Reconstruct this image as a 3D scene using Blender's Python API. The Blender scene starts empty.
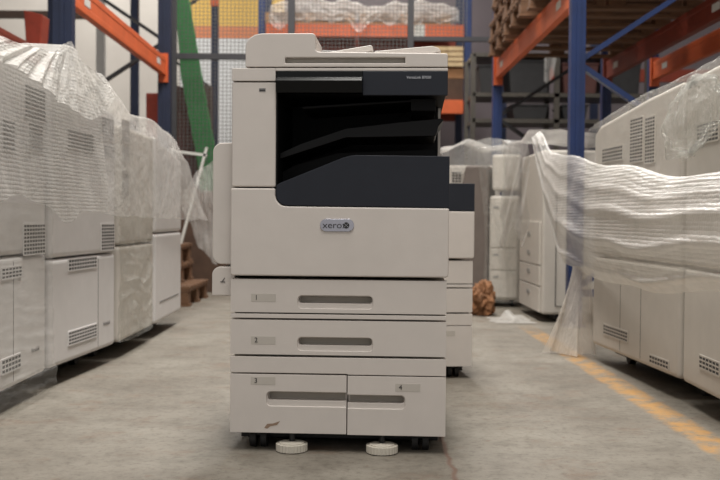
import bpy, bmesh, math, random
from mathutils import Vector, Matrix, noise
random.seed(7)
C = bpy.context.scene.collection
PI = math.pi

# ------------------------------------------------------------------ camera
H = 0.64; F = 1000.0; VPX, VPY, ROLL = 352.0, 217.0, 0.0075
yc = Vector((VPX-360, 240-VPY, -F)).normalized()
zc = Vector((math.sin(ROLL), math.cos(ROLL), 0)); zc = (zc - yc*zc.dot(yc)).normalized()
xc = yc.cross(zc)
R = Matrix((xc, yc, zc))
cd = bpy.data.cameras.new('camera'); cam = bpy.data.objects.new('camera', cd); C.objects.link(cam)
cam.matrix_world = Matrix.Translation((0, 0, H)) @ R.to_4x4()
cd.sensor_width = 36; cd.lens = 50; cd.clip_end = 60
cd.dof.use_dof = True; cd.dof.focus_distance = 2.7; cd.dof.aperture_fstop = 5.0
bpy.context.scene.camera = cam

def atY(px, py, Y):
    d = R @ Vector((px-360, 240-py, -F)); t = Y/d.y
    return Vector((0, 0, H)) + d*t
def atX(px, py, X):
    d = R @ Vector((px-360, 240-py, -F)); t = X/d.x
    return Vector((0, 0, H)) + d*t

# ------------------------------------------------------------------ materials
def new_mat(name):
    m = bpy.data.materials.new(name); m.use_nodes = True
    nt = m.node_tree; b = nt.nodes['Principled BSDF']
    return m, nt, b
def objco(nt, scale=(1, 1, 1)):
    tc = nt.nodes.new('ShaderNodeTexCoord'); mp = nt.nodes.new('ShaderNodeMapping')
    mp.inputs['Scale'].default_value = scale
    nt.links.new(tc.outputs['Object'], mp.inputs['Vector']); return mp.outputs['Vector']
def ntex(nt, vec, scale, detail=4, rough=.55):
    n = nt.nodes.new('ShaderNodeTexNoise'); n.inputs['Scale'].default_value = scale
    n.inputs['Detail'].default_value = detail; n.inputs['Roughness'].default_value = rough
    nt.links.new(vec, n.inputs['Vector']); return n.outputs['Fac']
def ramp(nt, fac, stops):
    r = nt.nodes.new('ShaderNodeValToRGB'); e = r.color_ramp.elements
    while len(e) > 1: e.remove(e[-1])
    e[0].position = stops[0][0]; e[0].color = stops[0][1]
    for p, c in stops[1:]:
        k = e.new(p); k.color = c
    nt.links.new(fac, r.inputs['Fac']); return r.outputs['Color']
def mixc(nt, fac, a, b, mode='MIX'):
    m = nt.nodes.new('ShaderNodeMix'); m.data_type = 'RGBA'; m.blend_type = mode
    for s, v in ((m.inputs[0], fac), (m.inputs[6], a), (m.inputs[7], b)):
        if isinstance(v, (int, float, tuple)): s.default_value = v
        else: nt.links.new(v, s)
    return m.outputs[2]
def math_(nt, op, a, b=0.0, c=0.0):
    m = nt.nodes.new('ShaderNodeMath'); m.operation = op
    for s, v in zip(m.inputs, (a, b, c)):
        if isinstance(v, (int, float)): s.default_value = v
        else: nt.links.new(v, s)
    return m.outputs[0]
def bump(nt, b, h, strength, dist):
    n = nt.nodes.new('ShaderNodeBump'); n.inputs['Strength'].default_value = strength
    n.inputs['Distance'].default_value = dist; nt.links.new(h, n.inputs['Height'])
    nt.links.new(n.outputs['Normal'], b.inputs['Normal']); return n.outputs['Normal']
def c4(r, g, b):
    f = lambda v: ((v/255+.055)/1.055)**2.4 if v/255 > .04045 else v/255/12.92
    return (f(r), f(g), f(b), 1)
def plain(name, rgb, rough=.5, metal=0, var=.08, scale=14, bumps=0.0, spec=.5):
    m, nt, b = new_mat(name); v = objco(nt); n = ntex(nt, v, scale)
    col = c4(*rgb); dk = tuple(x*(1-var) for x in col[:3])+(1,); lt = tuple(min(1, x*(1+var)) for x in col[:3])+(1,)
    nt.links.new(ramp(nt, n, [(.3, dk), (.7, lt)]), b.inputs['Base Color'])
    b.inputs['Roughness'].default_value = rough; b.inputs['Metallic'].default_value = metal
    b.inputs['Specular IOR Level'].default_value = spec
    if bumps: bump(nt, b, ntex(nt, v, 220, 2), bumps, .001)
    return m
M = {}
M['cream'] = plain('cream_plastic', (203, 196, 190), .5, var=.025, bumps=.15)
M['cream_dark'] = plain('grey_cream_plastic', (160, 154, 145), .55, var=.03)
M['machine'] = plain('pale_machine_plastic', (216, 213, 212), .5, var=.03, bumps=.1)
M['machine2'] = plain('warm_machine_plastic', (200, 194, 186), .5, var=.03, bumps=.1)
M['machine_grey'] = plain('grey_machine_panel', (150, 148, 146), .55, var=.03)
M['navy'] = plain('dark_navy_plastic', (37, 40, 48), .5, var=.05, bumps=.1, spec=.25)
M['black'] = plain('black_plastic', (7, 7, 9), .4, var=.1, spec=.22)
M['inner'] = plain('matt_black_plastic', (7, 7, 9), .6, var=.1, spec=.2)
M['glossblack'] = plain('black_display_gloss', (8, 9, 11), .25, var=.1, spec=.25)
M['gap'] = plain('dark_vent_gap', (72, 70, 70), .8, var=.1)
M['sticker'] = plain('pale_grey_sticker', (184, 178, 170), .5, var=.03)
M['ink'] = plain('black_ink', (28, 28, 30), .6)
M['silver'] = plain('silver_badge', (172, 172, 182), .25, metal=.7, var=.05)
M['white_ink'] = plain('pale_print', (190, 192, 200), .6)
M['greyink'] = plain('grey_print', (120, 118, 118), .6)
M['rubber'] = plain('black_rubber', (24, 24, 25), .6)
M['foot'] = plain('cream_foot_plastic', (196, 190, 178), .5, var=.04)
M['steel'] = plain('grey_steel', (98, 94, 88), .4, metal=.5)
M['fence'] = plain('charcoal_powder_coat', (62, 62, 66), .5, var=.08)
M['wire'] = plain('grey_fence_wire', (98, 98, 96), .45, metal=.3)
M['blue'] = plain('blue_rack_paint', (22, 44, 90), .45, var=.2, scale=5)
M['blue_dark'] = plain('dark_blue_rack_paint', (24, 34, 60), .5, var=.2, scale=5)
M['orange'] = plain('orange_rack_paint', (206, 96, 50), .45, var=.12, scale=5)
M['orange_red'] = plain('dark_orange_rack_paint', (122, 48, 32), .5, var=.15, scale=5)  # darker, redder orange, mostly for rear beams
M['brownsteel'] = plain('brown_steel', (78, 62, 54), .6, var=.15)
M['green'] = plain('green_board_paint', (50, 128, 66), .55, var=.1)
M['cardboard'] = plain('brown_cardboard', (158, 116, 80), .8, var=.12)
M['cardboard_dark'] = plain('dark_brown_cardboard', (80, 60, 48), .85, var=.15)
M['maroon'] = plain('maroon_board', (92, 58, 54), .7, var=.15)
M['red'] = plain('brick_red_paint', (142, 52, 34), .55, var=.15)
M['white_paint'] = plain('white_paint', (205, 205, 200), .5)
M['darkbox'] = plain('dark_grey_tote', (44, 44, 46), .6, var=.15)
M['charcoal_frame'] = plain('black_rack_steel', (34, 33, 36), .5, var=.1)

def wood(name, rgb):
    m, nt, b = new_mat(name); v = objco(nt, (3, 30, 12)); n = ntex(nt, v, 2.0, 6)
    col = c4(*rgb)
    nt.links.new(ramp(nt, n, [(.25, tuple(x*.55 for x in col[:3])+(1,)), (.6, col), (.8, tuple(min(1, x*1.25) for x in col[:3])+(1,))]), b.inputs['Base Color'])
    b.inputs['Roughness'].default_value = .75; bump(nt, b, n, .3, .003); return m
M['wood'] = wood('pallet_wood', (168, 128, 92))
M['wood_pale'] = wood('pale_crate_wood', (205, 180, 140))
M['wood_red'] = wood('reddish_pallet_wood', (118, 86, 62))

def film(name, alpha, rgb=(228, 226, 222), bubble=False, rough=.28, wrinkle=.6, wscale=9, aniso=(1, 1, 1), facing=.4, var=.35):
    """milky translucent plastic: transparent mixed with a diffuse/translucent/glossy skin"""
    m = bpy.data.materials.new(name); m.use_nodes = True; nt = m.node_tree; nt.nodes.clear()
    out = nt.nodes.new('ShaderNodeOutputMaterial'); v = objco(nt, aniso)
    tr = nt.nodes.new('ShaderNodeBsdfTransparent'); tr.inputs[0].default_value = (.97, .97, .96, 1)
    df = nt.nodes.new('ShaderNodeBsdfDiffuse'); df.inputs[0].default_value = c4(*rgb)
    tl = nt.nodes.new('ShaderNodeBsdfTranslucent'); tl.inputs[0].default_value = c4(*rgb)
    gl = nt.nodes.new('ShaderNodeBsdfGlossy'); gl.inputs[0].default_value = (1, 1, 1, 1); gl.inputs['Roughness'].default_value = rough
    n1 = ntex(nt, v, wscale, 6, .6); n2 = ntex(nt, v, wscale*3.5, 4, .6)
    h = math_(nt, 'ADD', n1, math_(nt, 'MULTIPLY', n2, .35))
    bp = nt.nodes.new('ShaderNodeBump'); bp.inputs['Strength'].default_value = wrinkle; bp.inputs['Distance'].default_value = .05
    nt.links.new(h, bp.inputs['Height']); nrm = bp.outputs['Normal']; broad = nrm
    if bubble:
        vv = objco(nt); vo = nt.nodes.new('ShaderNodeTexVoronoi'); vo.inputs['Scale'].default_value = 75
        vo.inputs['Randomness'].default_value = .25; nt.links.new(vv, vo.inputs['Vector'])
        dome = math_(nt, 'SUBTRACT', 1.0, vo.outputs['Distance'])
        b2 = nt.nodes.new('ShaderNodeBump'); b2.inputs['Strength'].default_value = .75; b2.inputs['Distance'].default_value = .006
        nt.links.new(dome, b2.inputs['Height']); nt.links.new(nrm, b2.inputs['Normal']); nrm = b2.outputs['Normal']
    for s in (df, tl, gl): nt.links.new(nrm, s.inputs['Normal'])
    m1 = nt.nodes.new('ShaderNodeMixShader'); m1.inputs[0].default_value = .3
    nt.links.new(df.outputs[0], m1.inputs[1]); nt.links.new(tl.outputs[0], m1.inputs[2])
    fr = nt.nodes.new('ShaderNodeFresnel'); fr.inputs[0].default_value = 1.45; nt.links.new(nrm, fr.inputs['Normal'])
    m2 = nt.nodes.new('ShaderNodeMixShader'); nt.links.new(math_(nt, 'MULTIPLY', fr.outputs[0], .5), m2.inputs[0])
    nt.links.new(m1.outputs[0], m2.inputs[1]); nt.links.new(gl.outputs[0], m2.inputs[2])
    lw = nt.nodes.new('ShaderNodeLayerWeight'); lw.inputs[0].default_value = .35; nt.links.new(broad, lw.inputs['Normal'])
    fac = math_(nt, 'ADD', alpha, math_(nt, 'MULTIPLY', lw.outputs['Facing'], facing))
    fac = math_(nt, 'ADD', fac, math_(nt, 'MULTIPLY', math_(nt, 'SUBTRACT', n1, .5), var))
    cl = nt.nodes.new('ShaderNodeClamp'); cl.inputs['Max'].default_value = .96; cl.inputs['Min'].default_value = .06
    nt.links.new(fac, cl.inputs['Value'])
    m3 = nt.nodes.new('ShaderNodeMixShader'); nt.links.new(cl.outputs[0], m3.inputs[0])
    nt.links.new(tr.outputs[0], m3.inputs[1]); nt.links.new(m2.outputs[0], m3.inputs[2])
    nt.links.new(m3.outputs[0], out.inputs['Surface']); return m
M['bubble_thick'] = film('bubble_wrap_layers', .32, bubble=True, rgb=(226, 224, 220), rough=.36, wrinkle=.2, wscale=5, facing=.16, var=.5)
M['bubble_swag'] = film('bubble_wrap_swag', .44, bubble=True, rgb=(224, 221, 216), rough=.36, wrinkle=.2, wscale=5, facing=.16, var=.5)
M['bubble_top'] = film('bubble_wrap_folded', .42, bubble=True, rgb=(240, 238, 234), rough=.3, wrinkle=.5, wscale=6, facing=.2)
M['milky'] = film('milky_film', .33, rgb=(232, 230, 227), wrinkle=.45, wscale=6, facing=.16, var=.5)
M['milky_dense'] = film('dense_milky_film', .5, rgb=(238, 236, 232), wrinkle=.6, wscale=9)
M['clear'] = film('clear_stretch_film', .10, wrinkle=.55, wscale=6, aniso=(1, 1, 3), facing=.12, var=.3, rgb=(235, 233, 230), rough=.2)
M['crinkle'] = film('crinkled_clear_film', .08, wrinkle=.9, wscale=14, rough=.15, facing=.3, rgb=(235, 235, 230))
M['skirt'] = film('pale_film', .62, wrinkle=.5, rgb=(226, 218, 208), aniso=(3, 3, 1), facing=.2)

# floor
def floor_mat():
    m, nt, b = new_mat('worn_concrete'); v = objco(nt)
    n1 = ntex(nt, v, 1.9, 9, .62); n2 = ntex(nt, v, 7, 10, .75); n3 = ntex(nt, v, 60, 3)
    base = ramp(nt, n1, [(.3, c4(108, 101, 91)), (.7, c4(138, 133, 123))])
    st = ramp(nt, n2, [(.35, c4(120, 108, 92)), (.55, (1, 1, 1, 1))])
    col = mixc(nt, .35, base, mixc(nt, 1.0, base, st, 'MULTIPLY'))
    sv = objco(nt, (1.6, 2.2, 1)); n4 = ntex(nt, sv, 2.6, 9, .75)
    stain = ramp(nt, n4, [(.54, (0, 0, 0, 1)), (.66, (1, 1, 1, 1))])
    col = mixc(nt, math_(nt, 'MULTIPLY', stain, .5), col, c4(104, 78, 58))
    grit = ramp(nt, ntex(nt, v, 38, 6, .8), [(.34, c4(150, 138, 124)), (.5, (1, 1, 1, 1))])
    col = mixc(nt, .55, col, grit, 'MULTIPLY')
    spots = ramp(nt, ntex(nt, v, 17, 3, .5), [(.70, (0, 0, 0, 1)), (.74, (1, 1, 1, 1))])
    col = mixc(nt, math_(nt, 'MULTIPLY', spots, .5), col, c4(104, 84, 66))
    sep = nt.nodes.new('ShaderNodeSeparateXYZ'); tc = nt.nodes.new('ShaderNodeTexCoord'); nt.links.new(tc.outputs['Object'], sep.inputs[0])
    X, Y = sep.outputs[0], sep.outputs[1]
    d = math_(nt, 'ABSOLUTE', math_(nt, 'SUBTRACT', X, 1.035))
    nn = ntex(nt, v, 14, 5, .7)
    d2 = math_(nt, 'ADD', d, math_(nt, 'MULTIPLY', math_(nt, 'SUBTRACT', nn, .5), .03))
    line = ramp(nt, math_(nt, 'MULTIPLY', d2, 10), [(.40, (1, 1, 1, 1)), (.62, (0, 0, 0, 1))])
    wear = ramp(nt, ntex(nt, v, 11, 8, .75), [(.42, (.05, .05, .05, 1)), (.58, (.7, .7, .7, 1))])
    line = math_(nt, 'MULTIPLY', line, ramp(nt, math_(nt, 'MULTIPLY', Y, .1), [(.54, (1, 1, 1, 1)), (.60, (0, 0, 0, 1))]))
    col = mixc(nt, math_(nt, 'MULTIPLY', line, wear), col, c4(182, 132, 54))
    wob = math_(nt, 'MULTIPLY', math_(nt, 'SUBTRACT', ntex(nt, v, 8, 4), .5), .04)
    cx = math_(nt, 'ABSOLUTE', math_(nt, 'ADD', math_(nt, 'SUBTRACT', X, .262), wob))
    cr = ramp(nt, math_(nt, 'MULTIPLY', cx, 10), [(.02, (1, 1, 1, 1)), (.10, (0, 0, 0, 1))])
    cm = math_(nt, 'MULTIPLY', cr, math_(nt, 'LESS_THAN', Y, 3.3))
    col = mixc(nt, math_(nt, 'MULTIPLY', cm, .7), col, c4(98, 66, 52))
    nt.links.new(col, b.inputs['Base Color']); b.inputs['Roughness'].default_value = .62
    bump(nt, b, math_(nt, 'ADD', n2, math_(nt, 'MULTIPLY', n3, .3)), .15, .01)
    return m
M['floor'] = floor_mat()
def wall_mat():
    m, nt, b = new_mat('painted_back_wall'); tc = nt.nodes.new('ShaderNodeTexCoord'); v = objco(nt)
    sep = nt.nodes.new('ShaderNodeSeparateXYZ'); nt.links.new(tc.outputs['Object'], sep.inputs[0]); X, Z = sep.outputs[0], sep.outputs[2]
    n = ntex(nt, v, 1.5, 5)
    gt = lambda a, t: math_(nt, 'GREATER_THAN', a, t)
    band = mixc(nt, gt(Z, 3.20), c4(206, 208, 210), c4(200, 128, 92))
    band = mixc(nt, gt(Z, 3.38), band, c4(208, 172, 92))
    left = mixc(nt, n, c4(176, 170, 164), c4(206, 202, 196))
    right = mixc(nt, n, c4(94, 87, 91), c4(116, 107, 112))
    col = mixc(nt, gt(X, -2.5), left, band); col = mixc(nt, gt(X, -1.0), col, right)
    nt.links.new(col, b.inputs['Base Color']); b.inputs['Roughness'].default_value = .8; return m
M['backwall'] = wall_mat()
M['wall'] = plain('grey_plaster', (150, 146, 142), .85, var=.08, scale=1.5)
M['ceil'] = plain('ceiling_sheet', (150, 150, 150), .8, var=.05, scale=2)

# ------------------------------------------------------------------ mesh helpers
def box(bm, x0, x1, y0, y1, z0, z1):
    vs = [bm.verts.new((x, y, z)) for x in (x0, x1) for y in (y0, y1) for z in (z0, z1)]
    for f in ((0, 1, 3, 2), (4, 6, 7, 5), (0, 4, 5, 1), (2, 3, 7, 6), (0, 2, 6, 4), (1, 5, 7, 3)):
        bm.faces.new([vs[i] for i in f])
def bar(bm, a, b, w, h, up=(0, 0, 1)):
    a, b = Vector(a), Vector(b); d = (b-a).normalized(); s = d.cross(Vector(up)).normalized()*w/2; u = s.cross(d).normalized()*h/2
    vs = [bm.verts.new(p+i*s+j*u) for p in (a, b) for i, j in ((-1, -1), (1, -1), (1, 1), (-1, 1))]
    for f in ((0, 1, 2, 3), (7, 6, 5, 4), (0, 4, 5, 1), (1, 5, 6, 2), (2, 6, 7, 3), (3, 7, 4, 0)):
        bm.faces.new([vs[i] for i in f])
def prism(bm, pts, a, b, axis='Y'):
    """extrude a closed outline; axis Y: pts are (x,z); axis X: pts are (y,z); axis Z: (x,y)"""
    mk = {'Y': lambda p, t: (p[0], t, p[1]), 'X': lambda p, t: (t, p[0], p[1]), 'Z': lambda p, t: (p[0], p[1], t)}[axis]
    A = [bm.verts.new(mk(p, a)) for p in pts]; B = [bm.verts.new(mk(p, b)) for p in pts]; n = len(pts)
    bm.faces.new(A); bm.faces.new(B[::-1])
    for i in range(n): bm.faces.new((A[i], B[i], B[(i+1) % n], A[(i+1) % n]))
def cyl(bm, c, r, h, axis='Z', n=24, rib=0.0, r2=None):
    r2 = r if r2 is None else r2; rings = []
    for t, rr in ((-h/2, r), (h/2, r2)):
        ring = []
        for i in range(n):
            a = 2*PI*i/n; q = rr*(1-rib*(i % 2)); p = (q*math.cos(a), q*math.sin(a), t)
            p = {'Z': p, 'X': (p[2], p[0], p[1]), 'Y': (p[0], p[2], p[1])}[axis]
            ring.append(bm.verts.new(Vector(c)+Vector(p)))
        rings.append(ring)
    A, B = rings; bm.faces.new(A[::-1]); bm.faces.new(B)
    for i in range(n): bm.faces.new((A[i], A[(i+1) % n], B[(i+1) % n], B[i]))
def mk(name, bm, mat, parent=None, bevel=0, seg=3, smooth=False, loc=None):
    bmesh.ops.recalc_face_normals(bm, faces=bm.faces[:])
    me = bpy.data.meshes.new(name); bm.to_mesh(me); bm.free(); me.materials.append(M[mat] if isinstance(mat, str) else mat)
    o = bpy.data.objects.new(name, me); C.objects.link(o)
    if parent: o.parent = parent
    if loc is not None: o.location = loc
    if bevel:
        md = o.modifiers.new('bevel', 'BEVEL'); md.width = bevel; md.segments = seg; md.limit_method = 'ANGLE'; md.angle_limit = .6
        md.harden_normals = False
    if smooth:
        for p in me.polygons: p.use_smooth = True
    return o
def cut(o, bm):
    """carve the shape in bm out of o, keep the result as o's mesh"""
    bmesh.ops.recalc_face_normals(bm, faces=bm.faces[:])
    me = bpy.data.meshes.new('cutter'); bm.to_mesh(me); bm.free(); k = bpy.data.objects.new('cutter', me); C.objects.link(k)
    k.parent = o.parent; k.location = o.location
    mods = [(m.width, m.segments) for m in o.modifiers]; o.modifiers.clear()
    b = o.modifiers.new('b', 'BOOLEAN'); b.operation = 'DIFFERENCE'; b.object = k; b.solver = 'EXACT'
    bpy.context.view_layer.update()
    ev = o.evaluated_get(bpy.context.evaluated_depsgraph_get()); nm = bpy.data.meshes.new_from_object(ev)
    o.modifiers.clear(); old = o.data; o.data = nm; nm.name = o.name; bpy.data.meshes.remove(old); bpy.data.objects.remove(k); bpy.data.meshes.remove(me)
    for w, s in mods:
        md = o.modifiers.new('bevel', 'BEVEL'); md.width = w; md.segments = s; md.limit_method = 'ANGLE'; md.angle_limit = .6
def tag(o, label, cat, group=None, kind=None):
    if label: o['label'] = label
    if cat: o['category'] = cat
    if group: o['group'] = group
    if kind: o['kind'] = kind
    return o
def thing(name, label, cat, loc=(0, 0, 0), rz=0, group=None):
    o = bpy.data.objects.new(name, None); C.objects.link(o); o.location = loc; o.rotation_euler = (0, 0, rz); o.empty_display_size = .05
    return tag(o, label, cat, group)
def struct(name, bm, mat):
    o = mk(name, bm, mat); o['kind'] = 'structure'; return o
def copy_tree(o, parent=None):
    c = o.copy(); C.objects.link(c); c.parent = parent
    for ch in [x for x in bpy.data.objects if x.parent == o]: copy_tree(ch, c)
    return c
def text(name, s, size, mat, parent, loc, rot=(PI/2, 0, 0), sx=1.0, extrude=.0004, align='LEFT', shear=0):
    cu = bpy.data.curves.new(name, 'FONT'); cu.body = s; cu.size = size; cu.extrude = extrude; cu.align_x = align; cu.align_y = 'CENTER'; cu.shear = shear
    t = bpy.data.objects.new('t', cu); C.objects.link(t); bpy.context.view_layer.update()
    me = bpy.data.meshes.new_from_object(t.evaluated_get(bpy.context.evaluated_depsgraph_get()))
    bpy.data.objects.remove(t); me.materials.clear(); me.materials.append(M[mat])
    o = bpy.data.objects.new(name, me); C.objects.link(o); o.parent = parent; o.location = loc; o.rotation_euler = rot; o.scale = (sx, 1, 1)
    return o
def rrect(x0, x1, z0, z1, r, n=5, corners=(1, 1, 1, 1)):
    """corners: bl, br, tr, tl"""
    pts = []
    for k, (cx, cz, a0) in enumerate(((x0+r, z0+r, PI), (x1-r, z0+r, 1.5*PI), (x1-r, z1-r, 0), (x0+r, z1-r, .5*PI))):
        if corners[k]:
            for i in range(n+1): a = a0+PI/2*i/n; pts.append((cx+r*math.cos(a), cz+r*math.sin(a)))
        else: pts.append(((x0, z0), (x1, z0), (x1, z1), (x0, z1))[k])
    return pts

# ------------------------------------------------------------------ setting
bm = bmesh.new(); box(bm, -6, 6, -1.5, 14.5, -.1, 0); struct('floor', bm, 'floor')
bm = bmesh.new(); box(bm, -6.1, 6.1, 14.5, 14.7, 0, 6); struct('wall_back', bm, 'backwall')
bm = bmesh.new(); box(bm, -6.2, -6, -1.5, 14.7, 0, 6); struct('wall_left', bm, 'wall')
bm = bmesh.new(); box(bm, 6, 6.2, -1.5, 14.7, 0, 6); struct('wall_right', bm, 'wall')
bm = bmesh.new(); box(bm, -6.2, 6.2, -1.5, 14.7, 6, 6.15); struct('ceiling', bm, 'ceil')

# ------------------------------------------------------------------ copier
L = lambda x: (x-340)/371.0
Z = lambda y: (454-y)/371.0
def poly(pts): return [(L(x), Z(y)) for x, y in pts]
def copier(label, loc, rz, scanner):
    t = thing('office_copier', label, 'copier', loc, rz)
    # paper cabinet carcass behind the tray fronts
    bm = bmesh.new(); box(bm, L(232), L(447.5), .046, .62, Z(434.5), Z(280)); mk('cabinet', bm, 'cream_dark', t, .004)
    bm = bmesh.new(); box(bm, L(236), L(442), .10, .60, .016, .0475); mk('underbody_shade', bm, 'rubber', t, .003)  # added black slab that deepens the shade under the cabinet
    def tray(x0, x1, y0, y1, hx0, hx1, hy0, hy1, both=True, num='1', lx=252, ly=298):
        bm = bmesh.new(); box(bm, L(x0), L(x1), 0, .045, Z(y1-.25), Z(y0+.35)); o = mk('paper_tray', bm, 'cream', t, .0022)
        cs = (1, 1, 1, 1) if both == 1 else ((1, 0, 0, 1) if both == 'l' else (0, 1, 1, 0))
        r = .012
        bm = bmesh.new(); prism(bm, rrect(L(hx0), L(hx1), Z(hy1), Z(hy0), r, corners=cs), -.01, .006); cut(o, bm)
        mid = hy0+(hy1-hy0)*.60
        bm = bmesh.new(); prism(bm, rrect(L(hx0+1.0) if both != 'r' else L(hx0), L(hx1-1.0) if both != 'l' else L(hx1), Z(mid), Z(hy0+.8), .008, corners=cs), -.01, .034); cut(o, bm)
        bm = bmesh.new(); box(bm, L(hx0+2), L(hx1-2), .0325, .0338, Z(mid)+.001, Z(hy0+1.8)); h = mk('handle_recess_shade', bm, 'cream_dark', o)  # darker back plate, the pocket's shade put into its colour
        bm = bmesh.new(); box(bm, L(lx), L(lx+25), -.0006, .001, Z(ly+4), Z(ly-4)); s = mk('number_sticker', bm, 'sticker', o, .0003)
        text('tray_number', num, .019, 'ink', s, (L(lx+3.5), -.001, Z(ly)))
        return o
    tray(231, 448.5, 279.5, 313.5, 299, 375, 295.5, 309, num='1', ly=298.5)
    tray(231, 448.5, 320.5, 356, 299, 375, 337.5, 351.5, num='2', ly=341.5)
    tray(231, 349, 375.5, 435.5, 268, 349, 393, 408, both='l', num='3', ly=382.5)
    tray(350, 448.5, 375.8, 436, 350, 408, 395, 409, both='r', num='4', lx=398, ly=387)
    bm = bmesh.new(); box(bm, L(231), L(448.5), 0, .02, Z(319), Z(314.8)); mk('trim_strip', bm, 'cream', t, .001)
    bm = bmesh.new(); prism(bm, poly([(231, 358.2), (448.5, 358.2), (448.5, 375), (350, 375), (349.5, 374.3), (231, 374.3)]), 0, .02); mk('trim_strip', bm, 'cream', t, .001)
    # core body and front cover
    bm = bmesh.new(); box(bm, L(232), L(447), .022, .62, Z(276.5), Z(206)); mk('main_body', bm, 'cream', t, .004)
    arc = [(276, 188.5), (276, 196), (277.2, 200), (279.5, 203.2), (283, 205.6), (288, 206.4)]
    bm = bmesh.new(); prism(bm, poly([(231, 188.5)]+arc+[(450, 207.4), (450, 274), (448, 276.3), (340, 276.3), (233, 276.3), (231, 275)]), -.006, .022)
    fc = mk('front_cover', bm, 'cream', t, .004)
    arc2 = [(276.8, 186), (276.8, 195.5), (278, 199.5), (280.2, 202.5), (283.5, 204.8), (288, 205.6)]
    bm = bmesh.new(); prism(bm, poly([(450, 155.5 if scanner else 166), (450, 206.6)]+arc2[::-1]+([(280, 183.3), (344, 157.3), (352, 155.2), (357, 154.8)] if scanner else [(280, 183.3), (330, 166)])), -.004, .03); mk('front_panel', bm, 'navy', t, .002)['label'] = 'dark navy front panel with a sloped upper left edge'
    # badge
    bm = bmesh.new(); prism(bm, rrect(L(321.5), L(355.5), Z(231.3), Z(218.6), .0165, 8), -.0095, -.006); bd = mk('badge', bm, 'silver', fc, .0012)
    text('brand_lettering', 'xerox', .0245, 'ink', bd, (L(324), -.0099, Z(225.1)), sx=1.12)
    bm = bmesh.new(); cyl(bm, (L(347.7), -.0099, Z(225)), .0085, .001, 'Y', 20); mk('sphere_emblem', bm, 'ink', bd)
    bm = bmesh.new(); bar(bm, (L(345.5), -.0106, Z(227)), (L(350), -.0106, Z(222.8)), .0006, .0018, (0, 1, 0)); bar(bm, (L(345.5), -.0106, Z(222.8)), (L(350), -.0106, Z(227)), .0006, .0018, (0, 1, 0)); mk('emblem_stripe', bm, 'white_ink', bd)
    if scanner:
        bm = bmesh.new(); box(bm, L(231.5), L(276), 0, .6, Z(186.8), Z(82)); col = mk('side_column', bm, 'cream', t, .004)
        bm = bmesh.new(); box(bm, L(259), L(265.5), -.001, .001, Z(91.6), Z(88.2)); mk('status_sticker', bm, 'greyink', col)
        bm = bmesh.new(); box(bm, L(259.4), L(265), -.0014, .001, Z(90.8), Z(89.6)); mk('status_window', bm, 'ink', col)
        bm = bmesh.new(); box(bm, L(276), L(277.4), .004, .6, Z(205), Z(72))
        box(bm, L(277.4), L(441), .34, .37, Z(205), Z(80)); box(bm, L(277.4), L(447), .03, .34, Z(205), Z(186)); mk('output_cavity', bm, 'inner', t)
        bm = bmesh.new(); box(bm, L(276), L(444), .37, .6, Z(206), Z(82)); mk('rear_body', bm, 'cream', t)
        bm = bmesh.new(); prism(bm, poly([(277.5, 152), (300, 142), (345, 126.5), (400, 120), (442, 116), (444.5, 117.5), (439, 124), (437.5, 131), (436, 134), (345, 136), (277.5, 158)]), .05, .338); mk('output_tray', bm, 'black', t, .002)
        bm = bmesh.new(); prism(bm, poly([(300, 104), (412, 97), (413, 99), (300, 106.5)]), .06, .33); box(bm, L(411), L(436), .06, .33, Z(108), Z(96)); mk('paper_guide', bm, 'inner', t, .001)
        bm = bmesh.new(); prism(bm, poly([(277.4, 186), (277.4, 170), (290, 163), (335, 150), (436, 146), (436, 186)]), .12, .338); mk('lower_tray', bm, 'inner', t)
        # scanner
        bm = bmesh.new(); box(bm, L(231.5), L(275.6), -.002, .58, Z(81), Z(68.3)); box(bm, L(275.6), L(447.5), -.002, .58, Z(71), Z(68.3)); mk('scanner_unit', bm, 'cream', t, .0015)
        bm = bmesh.new(); box(bm, L(277), L(446), .01, .57, Z(93), Z(71.1)); mk('scanner_core', bm, 'inner', t)
        bm = bmesh.new(); box(bm, L(363), L(447.5), -.004, .009, Z(95.3), Z(71.3)); cp = mk('control_panel', bm, 'navy', t, .002)
        text('model_lettering', 'VersaLink B7030', .0105, 'white_ink', cp, (L(406.5), -.0046, Z(77.6)), sx=.92)
        bm = bmesh.new(); prism(bm, [(-.004, Z(71.3)), (-.006, Z(77.8)), (-.026, Z(79.5)), (-.030, Z(82)), (-.022, Z(93.6)), (.009, Z(93.6)), (.009, Z(71.3))], L(277), L(363), 'X'); mk('touch_display', bm, 'glossblack', t, .0015)
        # document feeder
        bm = bmesh.new(); prism(bm, poly([(245, 66.9), (245, 47), (246, 42), (249, 38), (254, 34.8), (261, 33.4), (313, 33.4), (315, 35), (315.5, 50), (318, 51.8), (446, 53.6), (447.3, 55), (447.3, 66.9)]), 0, .20); ad = mk('document_feeder', bm, 'cream', t, .004)
        bm = bmesh.new(); box(bm, L(246), L(446.5), .201, .5, Z(66.9), Z(54)); mk('platen_lid', bm, 'cream', t, .004)
        bm = bmesh.new(); box(bm, L(285), L(405), -.02, .018, Z(63.2), Z(57.6)); cut(ad, bm)
        bm = bmesh.new(); box(bm, L(285.4), L(404.6), .0155, .0178, Z(63.1), Z(57.7)); mk('grip_recess_shade', bm, 'cream_dark', ad)  # groove backed in darker cream, shade put into the colour
        bm = bmesh.new(); prism(bm, poly([(312, 37.2), (350, 39.3), (352, 43), (330, 46), (312, 50)]), .205, .42); mk('paper_support', bm, 'machine_grey', t, .002)
        bm = bmesh.new(); prism(bm, poly([(318, 50.5), (370, 42), (371.6, 43.6), (372, 48), (360, 50), (345, 52.2), (319, 52)]), .05, .34); mk('document_tray', bm, 'cream', t, .002)
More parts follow.
